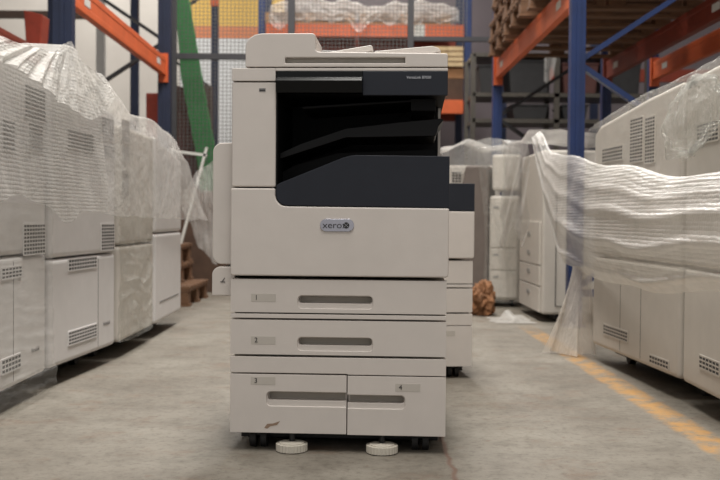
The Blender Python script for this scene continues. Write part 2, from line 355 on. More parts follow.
        bm = bmesh.new(); prism(bm, poly([(373, 52.6), (374, 48.8), (432, 43.6), (438, 45.5), (441, 49), (430, 52), (400, 53)]), .04, .40); mk('document_tray', bm, 'cream', t, .002)
    else:
        bm = bmesh.new(); box(bm, L(232), L(446), .03, .6, Z(206), Z(168)); mk('output_tray', bm, 'inner', t, .004)
        bm = bmesh.new(); box(bm, L(231.5), L(276), 0, .6, Z(186.8), Z(150)); mk('side_column', bm, 'cream', t, .004)
    # folded bypass tray on the left flank
    bm = bmesh.new(); prism(bm, rrect(L(208.6), L(232), Z(266), Z(141.5), .026, 7, (1, 0, 0, 1)), .05, .45); mk('bypass_tray', bm, 'cream', t, .003)
    bm = bmesh.new(); prism(bm, rrect(L(208.2), L(232), Z(298.5), Z(268.5), .024, 7, (0, 0, 0, 1)), .05, .45); k = mk('side_guide', bm, 'cream', t, .003)
    bm = bmesh.new(); box(bm, L(217), L(222), .0485, .05, Z(284.6), Z(283.8)); bar(bm, (L(219), .049, Z(283.5)), (L(221.5), .049, Z(280)), .001, .0025, (0, 1, 0)); mk('warning_mark', bm, 'ink', k)
    # casters and levelling feet
    for cx, cy in ((258, .06), (424, .06), (258, .52), (424, .52)):
        bm = bmesh.new()
        for q in (-6, 5): cyl(bm, (L(cx+q), cy, .026), .026, .018, 'X', 24)
        box(bm, L(cx-7), L(cx+7), cy-.02, cy+.02, .036, .0505); c = mk('caster', bm, 'rubber', t, .002)
    for cx in (293.5, 385):
        bm = bmesh.new(); cyl(bm, (L(cx), .012, .012), .0435, .02, 'Z', 56, rib=.05); cyl(bm, (L(cx), .012, .0235), .034, .003, 'Z', 28)
        f = mk('levelling_foot', bm, 'foot', t, .001)
        bm = bmesh.new(); cyl(bm, (L(cx), .024, .037), .008, .027, 'Z', 14); mk('threaded_stem', bm, 'rubber', f)
    return t
c1 = copier('cream multifunction copier with black output cavity and silver badge in the middle of the aisle',
            ((340-353.2)/371.0, 2.70, 0), -math.radians(3.6), True)
bm = bmesh.new(); prism(bm, [(L(266), Z(430)), (L(269), Z(426)), (L(275), Z(425.5)), (L(282), Z(423)), (L(279), Z(427)), (L(272), Z(428.5)), (L(269), Z(431))], -.0006, .001)
mk('scuff_mark', bm, plain('brown_scuff', (140, 118, 100), .8), c1)
c2 = copier('second cream copier with navy panel standing close behind the central one, its right edge showing',
            (.190, 3.94, 0), math.radians(5), False)

# ------------------------------------------------------------------ parked machines along the aisle
def vent(root, side, y0, y1, z0, z1, cell=.017, t=.0026, parent=None, mat='machine'):
    b = bmesh.new(); e = [0, -side*.0030]; box(b, min(e), max(e), y0, y1, z0, z1); v = mk('vent_grille', b, 'gap', parent or root)
    b = bmesh.new(); ny = max(2, round((y1-y0)/(cell*1.7))); nz = max(2, round((z1-z0)/(cell*.8)))
    e = [0, -side*.0035]
    for i in range(ny+1): y = y0+(y1-y0)*i/ny; box(b, min(e), max(e), y-t, y+t, z0, z1)
    for i in range(nz+1): z = z0+(z1-z0)*i/nz; box(b, min(e), max(e), y0, y1, z-t, z+t)
    mk('vent_slats', b, mat, v)
def machine(label, near, far, side, top, seams=(), vents=(), mat='machine', depth=.6, splits=(), group=None, zb=.076, name='parked_copier'):
    """near, far: floor points of the two corners on the aisle face; top: [(distance fraction, z)...]; vents: corners in the picture"""
    P, Q = Vector(near+(0,)), Vector(far+(0,)); c = (P+Q)/2; d = (Q-P); Lh = d.length/2; d.normalize(); rz = math.atan2(-d.x, d.y)
    nrm = Vector((d.y, -d.x, 0)); t = thing(name, label, 'copier', c, rz, group); t['half'] = Lh
    def loc(px, py):
        r_ = R @ Vector((px-360, 240-py, -F)); o = Vector((0, 0, H)); w = o+r_*((c-o).dot(nrm)/r_.dot(nrm)); return (w-c).dot(d), w.z
    h = Lh-.004; top = [(-h+2*h*u, z) for u, z in top]; levels = [zb]+list(seams)+[None]
    for i in range(len(levels)-1):
        a, b_ = levels[i], levels[i+1]; m = bmesh.new()
        pts = [(-h, a), (h, a)]+([(h, b_-.005), (-h, b_-.005)] if b_ else top[::-1])
        prism(m, pts, 0, side*depth, 'X')
        mk(('lower_body', 'middle_body', 'upper_body')[i if b_ else 2] if seams else 'body', m, mat, t, .018, 4)
        if i == 0:
            for u in splits:
                y = -h+2*h*u; m = bmesh.new(); e = [side*.004, -side*.0006]; box(m, min(e), max(e), y-.0015, y+.0015, a+.02, (b_ or .9)-.02); mk('panel_joint', m, 'gap', t)
    for (x0, y0, x1, y1) in vents:
        ya, zt_ = loc(x0, y0); yb, zl_ = loc(x1, y1); xm = (x0+x1)/2; zt_ = loc(xm, y0)[1]; zl_ = loc(xm, y1)[1]
        ya, yb = sorted((ya, yb)); ya = max(ya, -h+.02); yb = min(yb, h-.02); vent(t, side, ya, yb, zl_, zt_, mat=mat)
    m = bmesh.new(); e = [side*.09, side*(depth-.05)]; box(m, min(e), max(e), -h+.05, h-.05, zb-.035, zb+.002); mk('underbody_shade', m, 'rubber', t, .003)  # added dark block under the body, standing in for the shade there
    for yy in (-h+.1, h-.1):
        for xx in (.15, depth-.1):
            m = bmesh.new(); cyl(m, (side*xx, yy, .030), .030, .03, 'X', 18); box(m, side*xx-.02, side*xx+.02, yy-.02, yy+.02, .03, zb+.01); mk('caster', m, 'rubber', t)
    t.pop('half'); return t, loc
XL = -1.13; XR = 1.2
A, la = machine('pale machine at the left edge of the photo, wrapped in film down to the floor', (-1.107, 2.708), (-1.097, 3.6), -1, [(0, 1.124), (1, 1.143)], (0.507,),
        [(23, 224, 47, 254), (1, 267, 21, 278), (1, 357, 20, 371), (24, 88, 48, 120), (28, 124, 42, 150), (2, 120, 14, 150)], splits=(.62,))
B, lb = machine('white machine second from the left edge, its lower half uncovered with two slatted vents', (-1.097, 3.648), (-1.031, 4.37), -1, [(0, 1.163), (1, 1.077)], (0.48,),
        [(68, 258, 96, 269), (68, 328, 96, 341), (67, 132, 93, 150), (101, 224, 114, 250), (99, 118, 113, 140), (104, 146, 114, 158)], splits=(.70,))
Cc, lc = machine('third machine in the left row, lower half wrapped in crinkled film', (-1.026, 4.427), (-1.016, 5.13), -1, [(0, 1.039), (1, 1.039)], (0.507,),
        [(119, 120, 129, 142), (119, 146, 129, 160), (118, 170, 128, 196)], mat='machine2')
D, ld = machine('narrow white machine at the far end of the left row', (-1.016, 5.178), (-1.016, 5.966), -1, [(0, 1.05), (1, .96)], (.55,), [], depth=.54)
bm = bmesh.new(); box(bm, 0, .002, -.28, .30, .18, .183); mk('door_joint', bm, 'gap', D)
for o_, f_, (px, py) in ((A, la, (31, 351)), (B, lb, (103, 324))):
    y_, z_ = f_(px, py); text('model_lettering', 'VersaLink', .022, 'greyink', o_, (.0012, y_, z_), rot=(PI/2, 0, PI/2))
R1, l1 = machine('long pale machine on the right with a sloping top, behind the sagging bubble wrap', (1.154, 3.505), (1.088, 4.503), 1, [(0, 1.124), (0.33, 1.105), (0.92, 1.053), (1, 1.02)], (0.478,),
        [(631, 118, 643, 162), (646, 117, 655, 163), (603, 147, 623, 161), (650, 358, 669, 366), (604, 328, 628, 338)], mat='machine2', splits=(.38, .62))
R2, l2 = machine('large pale machine at the right edge of the photo, nearest in the right row', (1.14, 2.565), (1.154, 3.467), 1, [(0, 1.143), (0.7, 1.129), (1, 1.12)], (0.478,),
        [(698, 122, 719, 142), (700, 359, 720, 372)], mat='machine2')
y_, z_ = l2(692, 84); bm = bmesh.new(); box(bm, -.002, .004, y_-.05, y_+.05, z_-.006, z_+.006); mk('paper_slot', bm, 'black', R2)

# two smaller copiers further down the right side
E, _ = machine('grey white copier with stacked drawers, half hidden under film on the right', (1.17, 6.12), (1.17, 6.92), 1, [(0, 1.06), (1, 1.06)], (), [], mat='machine2', depth=.6, zb=.05); ye = 6.52
def drawer(y0, y1, z0, z1, knobs):
    b = bmesh.new(); box(b, -.014, 0, y0-ye, y1-ye, z0, z1); o = mk('drawer', b, 'machine2', E, .003)
    for (yy, zz) in knobs:
        b = bmesh.new(); prism(b, rrect(yy-ye-.05, yy-ye+.05, zz-.014, zz+.014, .013), -.0165, -.0135, 'X'); mk('handle', b, 'machine_grey', o)
drawer(6.16, 6.88, .06, .215, [(6.52, .165)]); drawer(6.16, 6.88, .222, .345, [(6.52, .30)]); drawer(6.16, 6.88, .352, .62, [(6.52, .42), (6.52, .54)])
bm = bmesh.new(); box(bm, -.0005+.08, .084, -.402, -.3985, .1, .8); box(bm, .08, .5, -.402, -.3985, .1, .104); mk('panel_joint', bm, 'gap', E)
Ff = thing('parked_copier', 'slim copier wrapped in shiny clear film behind the brown crumpled paper', 'copier', (.97, 7.2, 0), math.radians(-14))
bm = bmesh.new(); box(bm, .02, .235, 0, .5, .05, .80); mk('body', bm, 'machine2', Ff, .02)
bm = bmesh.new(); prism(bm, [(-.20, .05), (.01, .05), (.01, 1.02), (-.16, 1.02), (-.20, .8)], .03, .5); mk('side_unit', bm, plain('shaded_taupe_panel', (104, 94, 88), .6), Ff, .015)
for z0, z1 in ((.07, .26), (.27, .42), (.43, .76)):
    bm = bmesh.new(); box(bm, .035, .22, -.008, 0, z0, z1); o = mk('drawer', bm, 'machine2', Ff, .003)
    bm = bmesh.new(); box(bm, .05, .09, -.011, -.008, z1-.05, z1-.035); mk('handle', bm, 'machine_grey', o)
bm = bmesh.new(); box(bm, .03, .23, .05, .5, .84, 1.1); mk('upper_body', bm, 'machine2', Ff, .02)
for xx in (-.15, .18):
    bm = bmesh.new(); cyl(bm, (xx, .08, .026), .026, .03, 'X', 18); box(bm, xx-.015, xx+.015, .05, .1, .03, .055); mk('caster', bm, 'rubber', Ff)
# far machine behind the second copier
G = thing('parked_copier', 'far machine with a small square vent under white plastic, right behind the second copier', 'copier', (.765, 8.0, 0), 0)
bm = bmesh.new(); box(bm, 0, .42, 0, .6, .06, 1.06); mk('body', bm, 'machine2', G, .02)
bm = bmesh.new()
for i in range(2):
    box(bm, .03+.1*i, .11+.1*i, -.002, .001, .92, 1.01)
vg = mk('vent_grille', bm, 'gap', G)
bm = bmesh.new()
for i in range(8):
    if i in (4,): continue
    x = .03+.0257*i; box(bm, x-.003, x+.003, -.005, 0, .92, 1.01)
for i in range(5): z = .92+.0225*i; box(bm, .03, .21, -.005, 0, z-.003, z+.003)
mk('vent_slats', bm, 'machine2', vg)
for xx in (.07, .35):
    bm = bmesh.new(); cyl(bm, (xx, .1, .03), .03, .03, 'X', 18); mk('caster', bm, 'rubber', G)

# ------------------------------------------------------------------ plastic sheets
def interp(tab, x):
    if x <= tab[0][0]: return tab[0][1]
    for (a, p), (b, q) in zip(tab, tab[1:]):
        if x <= b: s = (x-a)/(b-a); s = s*s*(3-2*s)*.5+s*.5; return p+(q-p)*s
    return tab[-1][1]
def sheet(name, fn, nu, nv, mat, label, group=None, cat='plastic sheet', parent=None, subdiv=0):
    bm = bmesh.new(); g = [[bm.verts.new(fn(i/nu, j/nv)) for j in range(nv+1)] for i in range(nu+1)]
    for i in range(nu):
        for j in range(nv): bm.faces.new((g[i][j], g[i+1][j], g[i+1][j+1], g[i][j+1]))
    me = bpy.data.meshes.new(name); bm.to_mesh(me); bm.free(); me.materials.append(M[mat])
    for p in me.polygons: p.use_smooth = True
    o = bpy.data.objects.new(name, me); C.objects.link(o)
    if label: tag(o, label, cat, group)
    return o
def nz(x, y, z=0, s=1): return noise.noise(Vector((x*s, y*s, z*s)))
def ridge(x, y, z=0): return 1-abs(noise.noise(Vector((x, y, z))))*2
def drape(X, side, Y0, Y1, zt, zh, off, back, seed, fold=.03, diag=.5, flare=0.0):
    """sheet hanging down the aisle face of a row and lying back over its top"""
    XX = X
    def fn(u, v):
        Y = Y0+(Y1-Y0)*u; X = interp(XX, Y) if isinstance(XX, list) else XX; top = interp(zt, Y); hem = interp(zh, Y)
        if v < .72:
            s = v/.72; z = hem+(top-hem)*s
            f = fold*(.35+.65*(1-s))*(ridge(Y*2.6+diag*z*2.4+seed, z*.5, seed)*.9+.5*nz(Y*7+diag*z*5, z*1.5, seed))
            o = off+max(-off*.8, f+fold*.3)+flare*(1-s)*max(0, (u-.7)/.3)**1.5+.01*(1-s)
            x = X-side*o
            z += .012*nz(Y*4, z*4, seed+5)
        else:
            s = (v-.72)/.28; x = X+side*(back*s)-side*off*(1-min(1, s*6)); z = top-.03*s+.02*nz(Y*3, s*3, seed)*min(1, s*4)+.008*nz(Y*9, s*9, seed)
            z -= .0*s
        return (x, Y+.02*nz(Y*2, z*3, seed+9), z)
    return fn
XROW = [(2.375, -1.107), (3.639, -1.097), (4.37, -1.031), (6.84, -1.016)]
zt1 = [(2.375, 1.163), (3.087, 1.167), (3.515, 1.2), (3.733, 1.276), (3.857, 1.215), (4.085, 1.186)]
zh1 = [(2.375, 0.602), (3.135, 0.697), (3.372, 0.678), (3.61, 0.61), (3.8, 0.659), (4.132, 0.654)]
sheet('bubble_wrap_sheet', drape(XROW, -1, 2.42, 4.05, zt1, zh1, .030, .56, 3.1, .030, .5), 110, 70, 'bubble_thick', 'crumpled bubble wrap sheet peaking over the two nearest machines on the left', cat='bubble wrap')
# upper fold of the same wrap, gathered under the peak
def f_fold(u, v):
    Y = 2.80+1.29*u; X = interp(XROW, Y); pk = interp(zt1, Y)+.008
    hem = interp([(2.8, 1.105), (3.13, 1.077), (3.51, 1.03), (3.8, 1.0), (3.99, 1.04), (4.09, 1.115)], Y)
    z = hem+(pk-hem)*v; k = (Y-3.73)/max(.08, (1.31-z))  # folds fan out from the peak
    f = .020*ridge(k*1.6, 2.2, 1)*(1-v*.7)+.012*ridge(k*4, z*2, 5)*(1-v*.5)
    return (X+.040+.028*(1-v)+f, Y, z)
sheet('bubble_wrap_fold', f_fold, 90, 40, 'bubble_top', 'thick folded flap of bubble wrap fanning out under the peak on the left', cat='bubble wrap')
zt2 = [(3.781, 1.191), (3.914, 1.22), (4.104, 1.215), (4.322, 1.143), (4.531, 1.101), (4.987, 1.12), (5.386, 1.096), (5.956, 0.972), (6.27, 0.849), (6.46, 0.716)]
zh2 = [(3.781, 0.654), (4.465, 0.635), (5.13, 0.626), (5.89, 0.621), (6.84, 0.602)]
sheet('plastic_cover', drape(XROW, -1, 4.066, 6.46, zt2, zh2, .022, .54, 8.7, .022, .25, .03), 130, 56, 'milky', 'milky plastic cover with a level hem over the farther machines on the left')
# stretch film around the nearest left machine, ending in a ragged skirt above the floor
def f_wrap(u, v):
    Y = 2.47+(3.625-2.47)*u; z = .012+.665*v; s = 1-v
    return (interp(XROW, Y)+.012+.006*ridge(z*22+Y*1.5, Y*1.2, 1)+.012*nz(Y*4, z*3)+(.012*s if z < .1 else 0), Y, z+(.05*max(0, nz(Y*6, 2))*s))
sheet('stretch_film', f_wrap, 70, 90, 'clear', 'clear stretch film around the nearest left machine, with a ragged skirt near the floor', cat='plastic film')
def f_wrap2(u, v):
    Y = 4.43+(5.13-4.43)*u; z = .076+.56*v
    return (-1.019+.012+.012*ridge(z*14+2.2*nz(Y*3, z*3, 4), Y*4, 7)+.01*nz(Y*8, z*8, 2)-(.03*(abs(u-.5)*2)**6), Y, z)
sheet('stretch_film', f_wrap2, 60, 90, 'crinkle', 'crinkled clear film around the third machine in the left row', cat='plastic film')
# right: the long sagging bubble wrap
zu = [(2.28, 0.792), (2.897, 0.778), (3.23, 0.782), (4.275, 0.873), (5.13, 0.968), (5.462, 1.001), (5.747, 1.134), (5.843, 1.153)]
zl = [(2.28, 0.431), (2.897, 0.426), (3.705, 0.374), (4.465, 0.374), (5.092, 0.412), (5.42, 0.62), (5.65, 0.82), (5.84, 1.04)]
def f_sag(u, v):
    Y = 2.33+(5.82-2.33)*u; a = interp(zu, Y); b = interp(zl, Y); z = b+(a-b)*v
    wv = v+.05*math.sin(PI*u)+.03*nz(Y*.9, 3.3)
    ridges = sum(a_*math.exp(-((wv-c_)/w_)**2) for c_, a_, w_ in ((.14, .012, .030), (.43, .013, .050), (.68, .009, .045), (.86, .006, .04)))
    sw = ridges*(1.0+1.0*nz(Y*1.6, v*5, 11))*min(1, .35+.65*(1.15-u)*2)+.010*nz(Y*1.3, v*4, 4)+.003*nz(Y*4, v*7, 6); roll = 0
    belly = .09*math.sin(PI*min(1, max(0, v)))**.7
    return (1.14-.050-belly*(.5+.5*math.sin(min(1, u*1.3)*PI))-sw-roll, Y, z+.012*nz(Y*2.2, 7))
sheet('bubble_wrap_sheet', f_sag, 170, 130, 'bubble_swag', 'long bubble wrap sheet sagging in swags along the right row of machines', cat='bubble wrap')
# clear film over the top of the right-hand machines
def f_top(u, v):
    Y = 2.75+(4.56-2.75)*u; X = interp([(2.75, 1.14), (3.49, 1.154), (4.56, 1.083)], Y); top = interp([(2.75, 1.158), (3.19, 1.144), (3.82, 1.125), (4.37, 1.072), (4.56, 1.04)], Y)
    lo = interp([(2.75, .97), (3.13, .935), (3.37, .91), (3.56, .92), (3.7, .79), (4.6, .775)], Y)
    if v < .6:
        s = v/.6; z = lo+(top-lo)*s; x = X-.012-.012*max(0, ridge(Y*4+z*3, z*5, 2))-.006*nz(Y*8, z*8)
    else:
        s = (v-.6)/.4; z = top+.006*nz(Y*7, s*7); x = X-.01+.5*s
    return (x, Y, z)
sheet('stretch_film', f_top, 90, 50, 'clear', 'clear film stretched over the sloping tops of the right-hand machines', cat='plastic film')
def f_ball(u, v):
    a = u*2*PI; ph = -PI/2+PI*v; r = 1+.28*nz(math.cos(a)*2+5, math.sin(a)*2, ph*2)+.14*nz(math.cos(a)*6, math.sin(a)*6, ph*5)
    return (1.14-.040+.030*r*math.cos(a)*math.cos(ph), 3.25+.26*r*math.sin(a)*math.cos(ph), .975+.115*r*math.sin(ph)+.12*math.sin(a)*math.cos(ph)*-.3)
sheet('crumpled_film', f_ball, 64, 40, 'crinkle', 'shiny crumpled clump of clear film on the side of the right-hand machines', cat='plastic film')
# skirt hanging to the floor
def f_skirt(u, v):
    bx, by = .90+.26*u, 4.70-.10*u+.05*math.sin(u*9); tx, ty = 1.045+.065*u, 4.73-.13*u
    s = (1-v)**1.25; x = tx+(bx-tx)*s; y = ty+(by-ty)*s; f = .022*math.sin(u*17+v*1.5)*(.25+s)
    return (x+f*.5, y-f, 0.006+.41*v+.012*max(0, nz(u*6, 3))*(1-v))
sheet('plastic_skirt', f_skirt, 60, 40, 'skirt', 'pale plastic hanging to the floor by the far end of the yellow line', cat='plastic film')
# covers on the small copiers down the right side
zt3 = [(5.9, 1.16), (6.1, 1.19), (6.5, 1.15), (6.9, 1.16), (7.3, 1.22), (7.6, 1.22), (8.0, 1.1)]
zh3 = [(5.9, .42), (6.2, .46), (6.6, .58), (7.0, .42), (7.4, .62), (8.0, .8)]
sheet('plastic_cover', drape(1.14, 1, 6.14, 7.15, zt3, zh3, .03, .5, 21.3, .05, 1.4), 80, 60, 'milky', 'white plastic cover gathered over the copier with stacked drawers')
def f_fwrap(u, v):
    x0, x1 = .90, 1.20; X = x0+(x1-x0)*u; z = .04+1.20*v
    top = 1.24-.10*abs(u-.45)
    z = min(z, top); y = 7.10-.10*math.sin(u*PI)+.035*ridge(X*9+z*1.3, z*.8, 5)-.02*nz(X*12, z*4)
    if v > .92: y += (v-.92)*5
    X += .05*math.sin(z*2.6+.6)*(1-u)
    return (X, y, z)
sheet('stretch_film', f_fwrap, 50, 90, 'crinkle', 'shiny film wound around the slim copier behind the crumpled paper', cat='plastic film')
def f_g(u, v):
    X = .70+.62*u; top = 1.24+.05*nz(X*5, 2)-.10*abs(u-.5)
    if v < .45: s = v/.45; z = 1.02+(top-1.02)*s-.12*u*(1-s); y = 7.93-.03*s-.03*ridge(X*7, z*3, 8)
    else: s = (v-.45)/.55; z = top+.04*nz(X*6, s*4, 3); y = 7.9+.6*s
    return (X, y, z)
sheet('plastic_cover', f_g, 50, 40, 'milky', 'white plastic heaped on the far machine with the small vent')
# bunched pale sheet behind the copier's left flank
def f_hang(u, v):
    p = atY(184+34*u, 0, 6.9).x; zt = interp([(0, .80), (.4, .95), (1, 1.03)], u); zb = interp([(0, .66), (.5, .42), (1, .30)], u)
    return (p+.02*nz(u*3, v*3), 6.9+.05*ridge(u*5+v*2, v*2, 3)-.03, zb+(zt-zb)*v)
sheet('plastic_film', f_hang, 40, 50, 'milky', 'loose plastic film hanging between the left row and the central copier', cat='plastic film')
def f_scrap(u, v):
    X = .86+.25*u; Y = 6.0+.36*v
    return (X+.03*nz(v*4, 1), Y, .008+.075*max(0, nz(u*3.1+1, v*3+2, 5)+.35)*math.sin(PI*u)*math.sin(PI*v))
sheet('plastic_scrap', f_scrap, 24, 24, 'milky', 'scrap of white plastic lying on the floor by the right-hand copiers', cat='plastic film')

# crumpled brown paper heap
bm = bmesh.new(); bmesh.ops.create_icosphere(bm, subdivisions=4, radius=1)
for vtx in bm.verts:
    p = vtx.co.copy(); k = .95+.28*nz(p.x*5, p.y*5, p.z*5)+.30*nz(p.x*1.7, p.y*1.7, p.z*1.7)+.22*ridge(p.x*2.6, p.y*2.6, p.z*2.6)*.6
    vtx.co = Vector((p.x*.085*k, p.y*.12*k, max(0, .10+p.z*.12*k)))
o = mk('crumpled_paper', bm, plain('brown_packing_paper', (132, 92, 62), .85, var=.4, scale=18), loc=(.87, 6.6, 0)); tag(o, 'crumpled brown packing paper on the floor behind the second copier', 'packing paper')

# ------------------------------------------------------------------ pallet racks
ZB = 1.91
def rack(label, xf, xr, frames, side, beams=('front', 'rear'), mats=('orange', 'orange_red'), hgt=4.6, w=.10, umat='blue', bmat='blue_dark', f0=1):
    t = thing('pallet_rack', label, 'pallet rack', (xf, frames[0], 0))
    ox, oy = xf, frames[0]
    for k, Y in enumerate(frames):
        for X in (xf, xr):
            b = bmesh.new(); x, y = X-ox, Y-oy
            # omega section upright with web, flanges and lips
            box(b, x-w/2, x+w/2, y-.004, y+.0, 0.01, hgt); box(b, x-w/2, x-w/2+.004, y, y+.07, .01, hgt); box(b, x+w/2-.004, x+w/2, y, y+.07, .01, hgt)
            box(b, x-.012, x+.012, y-.012, y-.004, .01, hgt)
            u = mk('upright', b, umat, t)
            b = bmesh.new(); box(b, x-w/2-.02, x+w/2+.02, y-.02, y+.09, 0, .01); mk('base_plate', b, umat, u)
        zz = .22; flip = f0; b = bmesh.new()
        while zz < hgt-.7:
            a, c = (xf-ox, xr-ox) if flip else (xr-ox, xf-ox)
            bar(b, (a, Y-oy+.035, zz), (c, Y-oy+.035, zz+.67), .03, .055, (0, 1, 0)); zz += .67; flip = 1-flip
        bar(b, (xf-ox, Y-oy+.035, .2), (xr-ox, Y-oy+.035, .2), .03, .045); mk('bracing', b, bmat if k == 0 else 'charcoal_frame', t)
    for which in beams:
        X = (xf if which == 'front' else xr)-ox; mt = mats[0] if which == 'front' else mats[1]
        for i in range(len(frames)-1):
            for zb in (ZB, ZB+1.9):
                a, c = frames[i]-oy+.05, frames[i+1]-oy-.0
                b = bmesh.new(); box(b, X-.025, X+.025, a, c, zb, zb+.045); box(b, X-.025, X+.025, a, c, zb+.115, zb+.16); box(b, X-side*.018-.004, X-side*.018+.004, a, c, zb+.04, zb+.12)
                be = mk('beam', b, mt, t, .004, 2)
                for yy in (a, c-.045):
                    b = bmesh.new(); box(b, X-.04, X+.04, yy, yy+.045, zb-.06, zb+.20); mk('end_plate', b, mt, be)
                for yy in (a+.35, c-.45):
                    b = bmesh.new(); box(b, X-side*.024-.001, X-side*.024+.001, yy, yy+.14, zb+.055, zb+.105); mk('load_sticker', b, 'white_paint', be)
    return t
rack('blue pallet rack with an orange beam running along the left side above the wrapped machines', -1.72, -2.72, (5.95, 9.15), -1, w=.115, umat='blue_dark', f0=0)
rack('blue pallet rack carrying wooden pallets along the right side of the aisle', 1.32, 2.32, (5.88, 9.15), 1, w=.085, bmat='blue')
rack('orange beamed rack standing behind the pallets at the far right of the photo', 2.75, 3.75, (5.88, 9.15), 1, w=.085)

# pallets
def pallet(name, label, loc, lx=1.2, ly=.8, mat='wood', group=None, rz=0):
    t = thing(name, label, 'pallet', loc, rz, group); hx, hy = lx/2, ly/2
    for z0 in (0.0,):
        for y in (-hy+.05, 0, hy-.05):
            b = bmesh.new(); box(b, -hx, hx, y-.05, y+.05, 0, .02); mk('bottom_board', b, mat, t)
    for x in (-hx+.07, 0, hx-.07):
        for y in (-hy+.05, 0, hy-.05):
            b = bmesh.new(); box(b, x-.06, x+.06, y-.05, y+.05, .0205, .10); mk('block', b, mat, t, .003, 1)
        b = bmesh.new(); box(b, x-.06, x+.06, -hy, hy, .1005, .12); mk('stringer_board', b, mat, t)
    n = 7
    for i in range(n):
        y = -hy+.045+(ly-.09)*i/(n-1); b = bmesh.new(); box(b, -hx, hx, y-.042, y+.042, .1205, .142); mk('deck_board', b, mat, t)
    return t
g = 'wooden pallets on the right-hand rack'
zp = ZB+.1605
wherep = ['nearest', 'middle', 'farthest']
protos = []
for i, Y in enumerate((6.50, 7.50, 8.50)):
    for j in range(4):
        lab = f"{['bottom','second','third','top'][j]} wooden pallet in the {wherep[i]} stack on the right-hand rack"
        if not protos: p = pallet('wooden_pallet', lab, (0, 0, 0), 1.2, .84, 'wood_red', g); protos.append(p)
        else: p = copy_tree(protos[0]); p['label'] = lab
        p.location = (1.80+.03*random.uniform(-1, 1), Y, zp+.1425*j); p.rotation_euler = (0, 0, random.uniform(-.02, .02))
for j, x in enumerate((1.19,)):
    pass
# floor pallet at the end of the left row, with carton
pf = copy_tree(protos[0]); pf.location = (-1.73, 7.45, 0); pf['label'] = 'wooden pallet on the floor beyond the left row'; del pf['group']
for j in range(1, 3):
    q = copy_tree(protos[0]); q.location = (-1.84-.01*j, 7.47, .1425*j); q['label'] = f"{['','lowest','second','third','top'][j]} pallet lying on the floor pallet beyond the left row"; q['group'] = 'pallet pile beyond the left row'
def carton(name, label, loc, sx, sy, sz, mat='cardboard', group=None, cat='box', tape=True):
    t = thing(name, label, cat, loc, 0, group)
    b = bmesh.new(); box(b, -sx/2, sx/2, -sy/2, sy/2, 0, sz); mk('box_body', b, mat, t, .006, 2)
    if tape:
        b = bmesh.new(); box(b, -.025, .025, -sy/2-.001, sy/2+.001, sz*.7, sz+.001); mk('packing_tape', b, 'cardboard' if mat != 'cardboard' else 'wood_pale', t)
    return t
carton('cardboard_carton', 'large dark brown carton on the floor between the left row and the central copier', (-.75, 8.7, 0), 1.5, .6, .85, 'cardboard_dark')
carton('cardboard_carton', 'dark carton on the floor far back behind the second copier', (.45, 8.9, 0), .7, .5, .9, 'cardboard_dark')

# ------------------------------------------------------------------ mesh fence
FY = 9.6
def fx(px): return atY(px, 100, FY).x
def fz(py): return atY(300, py, FY).z
ft = thing('mesh_fence', 'charcoal framed wire mesh fence across the end of the aisle', 'fence', (0, FY, 0))
for px, w in ((172.5, .075), (291, .07), (410, .06)):
    b = bmesh.new(); box(b, fx(px)-w/2, fx(px)+w/2, -.03, .03, 0, 4.2); p = mk('fence_post', b, 'fence', ft, .004)
    b = bmesh.new(); box(b, fx(px)-w, fx(px)+w, -.06, .06, 0, .008); mk('base_plate', b, 'fence', p)
b = bmesh.new(); box(b, fx(173), fx(410), -.025, .025, fz(60.2), fz(54.6)); mk('fence_rail', b, 'fence', ft)
b = bmesh.new(); box(b, fx(410), fx(492), -.025, .025, fz(40), fz(35.5)); mk('fence_rail', b, 'fence', ft)
def meshpanel(x0, x1, z0, z1, step=.036, t=.0026):
    b = bmesh.new(); n = int((x1-x0)/step)
    for i in range(n+1): x = x0+(x1-x0)*i/n; box(b, x-t, x+t, -t, t, z0, z1)
    n = int((z1-z0)/step)
    for i in range(n+1): z = z0+(z1-z0)*i/n; box(b, x0, x1, -t-.003, -t, z-t, z+t)
    mk('mesh_panel', b, 'wire', ft)
meshpanel(fx(176), fx(289), .1, 3.2); meshpanel(fx(293), fx(408), 1.9, 3.2); meshpanel(fx(412), fx(466), fz(36), 3.2)

# ------------------------------------------------------------------ back of the hall
def slab(name, pts, Y, th, mat, label, cat):
    q = [atY(x, y, Y) for x, y in pts]; b = bmesh.new(); prism(b, [(p.x, p.z) for p in q], Y, Y+th); o = mk(name, b, mat, None, .004, 1); tag(o, label, cat); return o
slab('green_board', [(174, -12), (187, -12), (204, 90), (217, 160), (240, 285), (210, 285), (197, 160), (181, 78)], 10.0, .05, 'green', 'tall narrow green board leaning behind the mesh fence', 'board')
slab('maroon_board', [(172, 84), (187, 88), (204, 160), (222, 280), (176, 280), (174, 160)], 10.3, .05, 'maroon', 'dark maroon board standing left of the green board', 'board')
slab('red_cabinet', [(146, 93), (161, 93), (161, 276), (146, 276)], 10.1, .4, 'red', 'orange red cabinet behind the far left rack upright', 'cabinet')
slab('grey_board', [(196, 84), (212, 86), (214, 272), (200, 272)], 10.6, .05, 'brownsteel', 'brownish grey board behind the lower part of the green board', 'board')
w = thing('white_frame', 'white tubular metal frame behind the left row of machines', 'frame', (-1.42, 7.6, 0))
def wf(px, py): p = atY(px, py, 7.6); return (p.x+1.42, 0, p.z)
b = bmesh.new(); bar(b, wf(176, 143), wf(207, 147), .02, .035, (0, 1, 0)); mk('crossbar', b, 'white_paint', w)
b = bmesh.new(); bar(b, wf(207, 139), wf(166, 291), .02, .035, (0, 1, 0)); mk('leg', b, 'white_paint', w)
b = bmesh.new(); bar(b, wf(174, 138), wf(140, 291), .02, .035, (0, 1, 0)); mk('leg', b, 'white_paint', w)
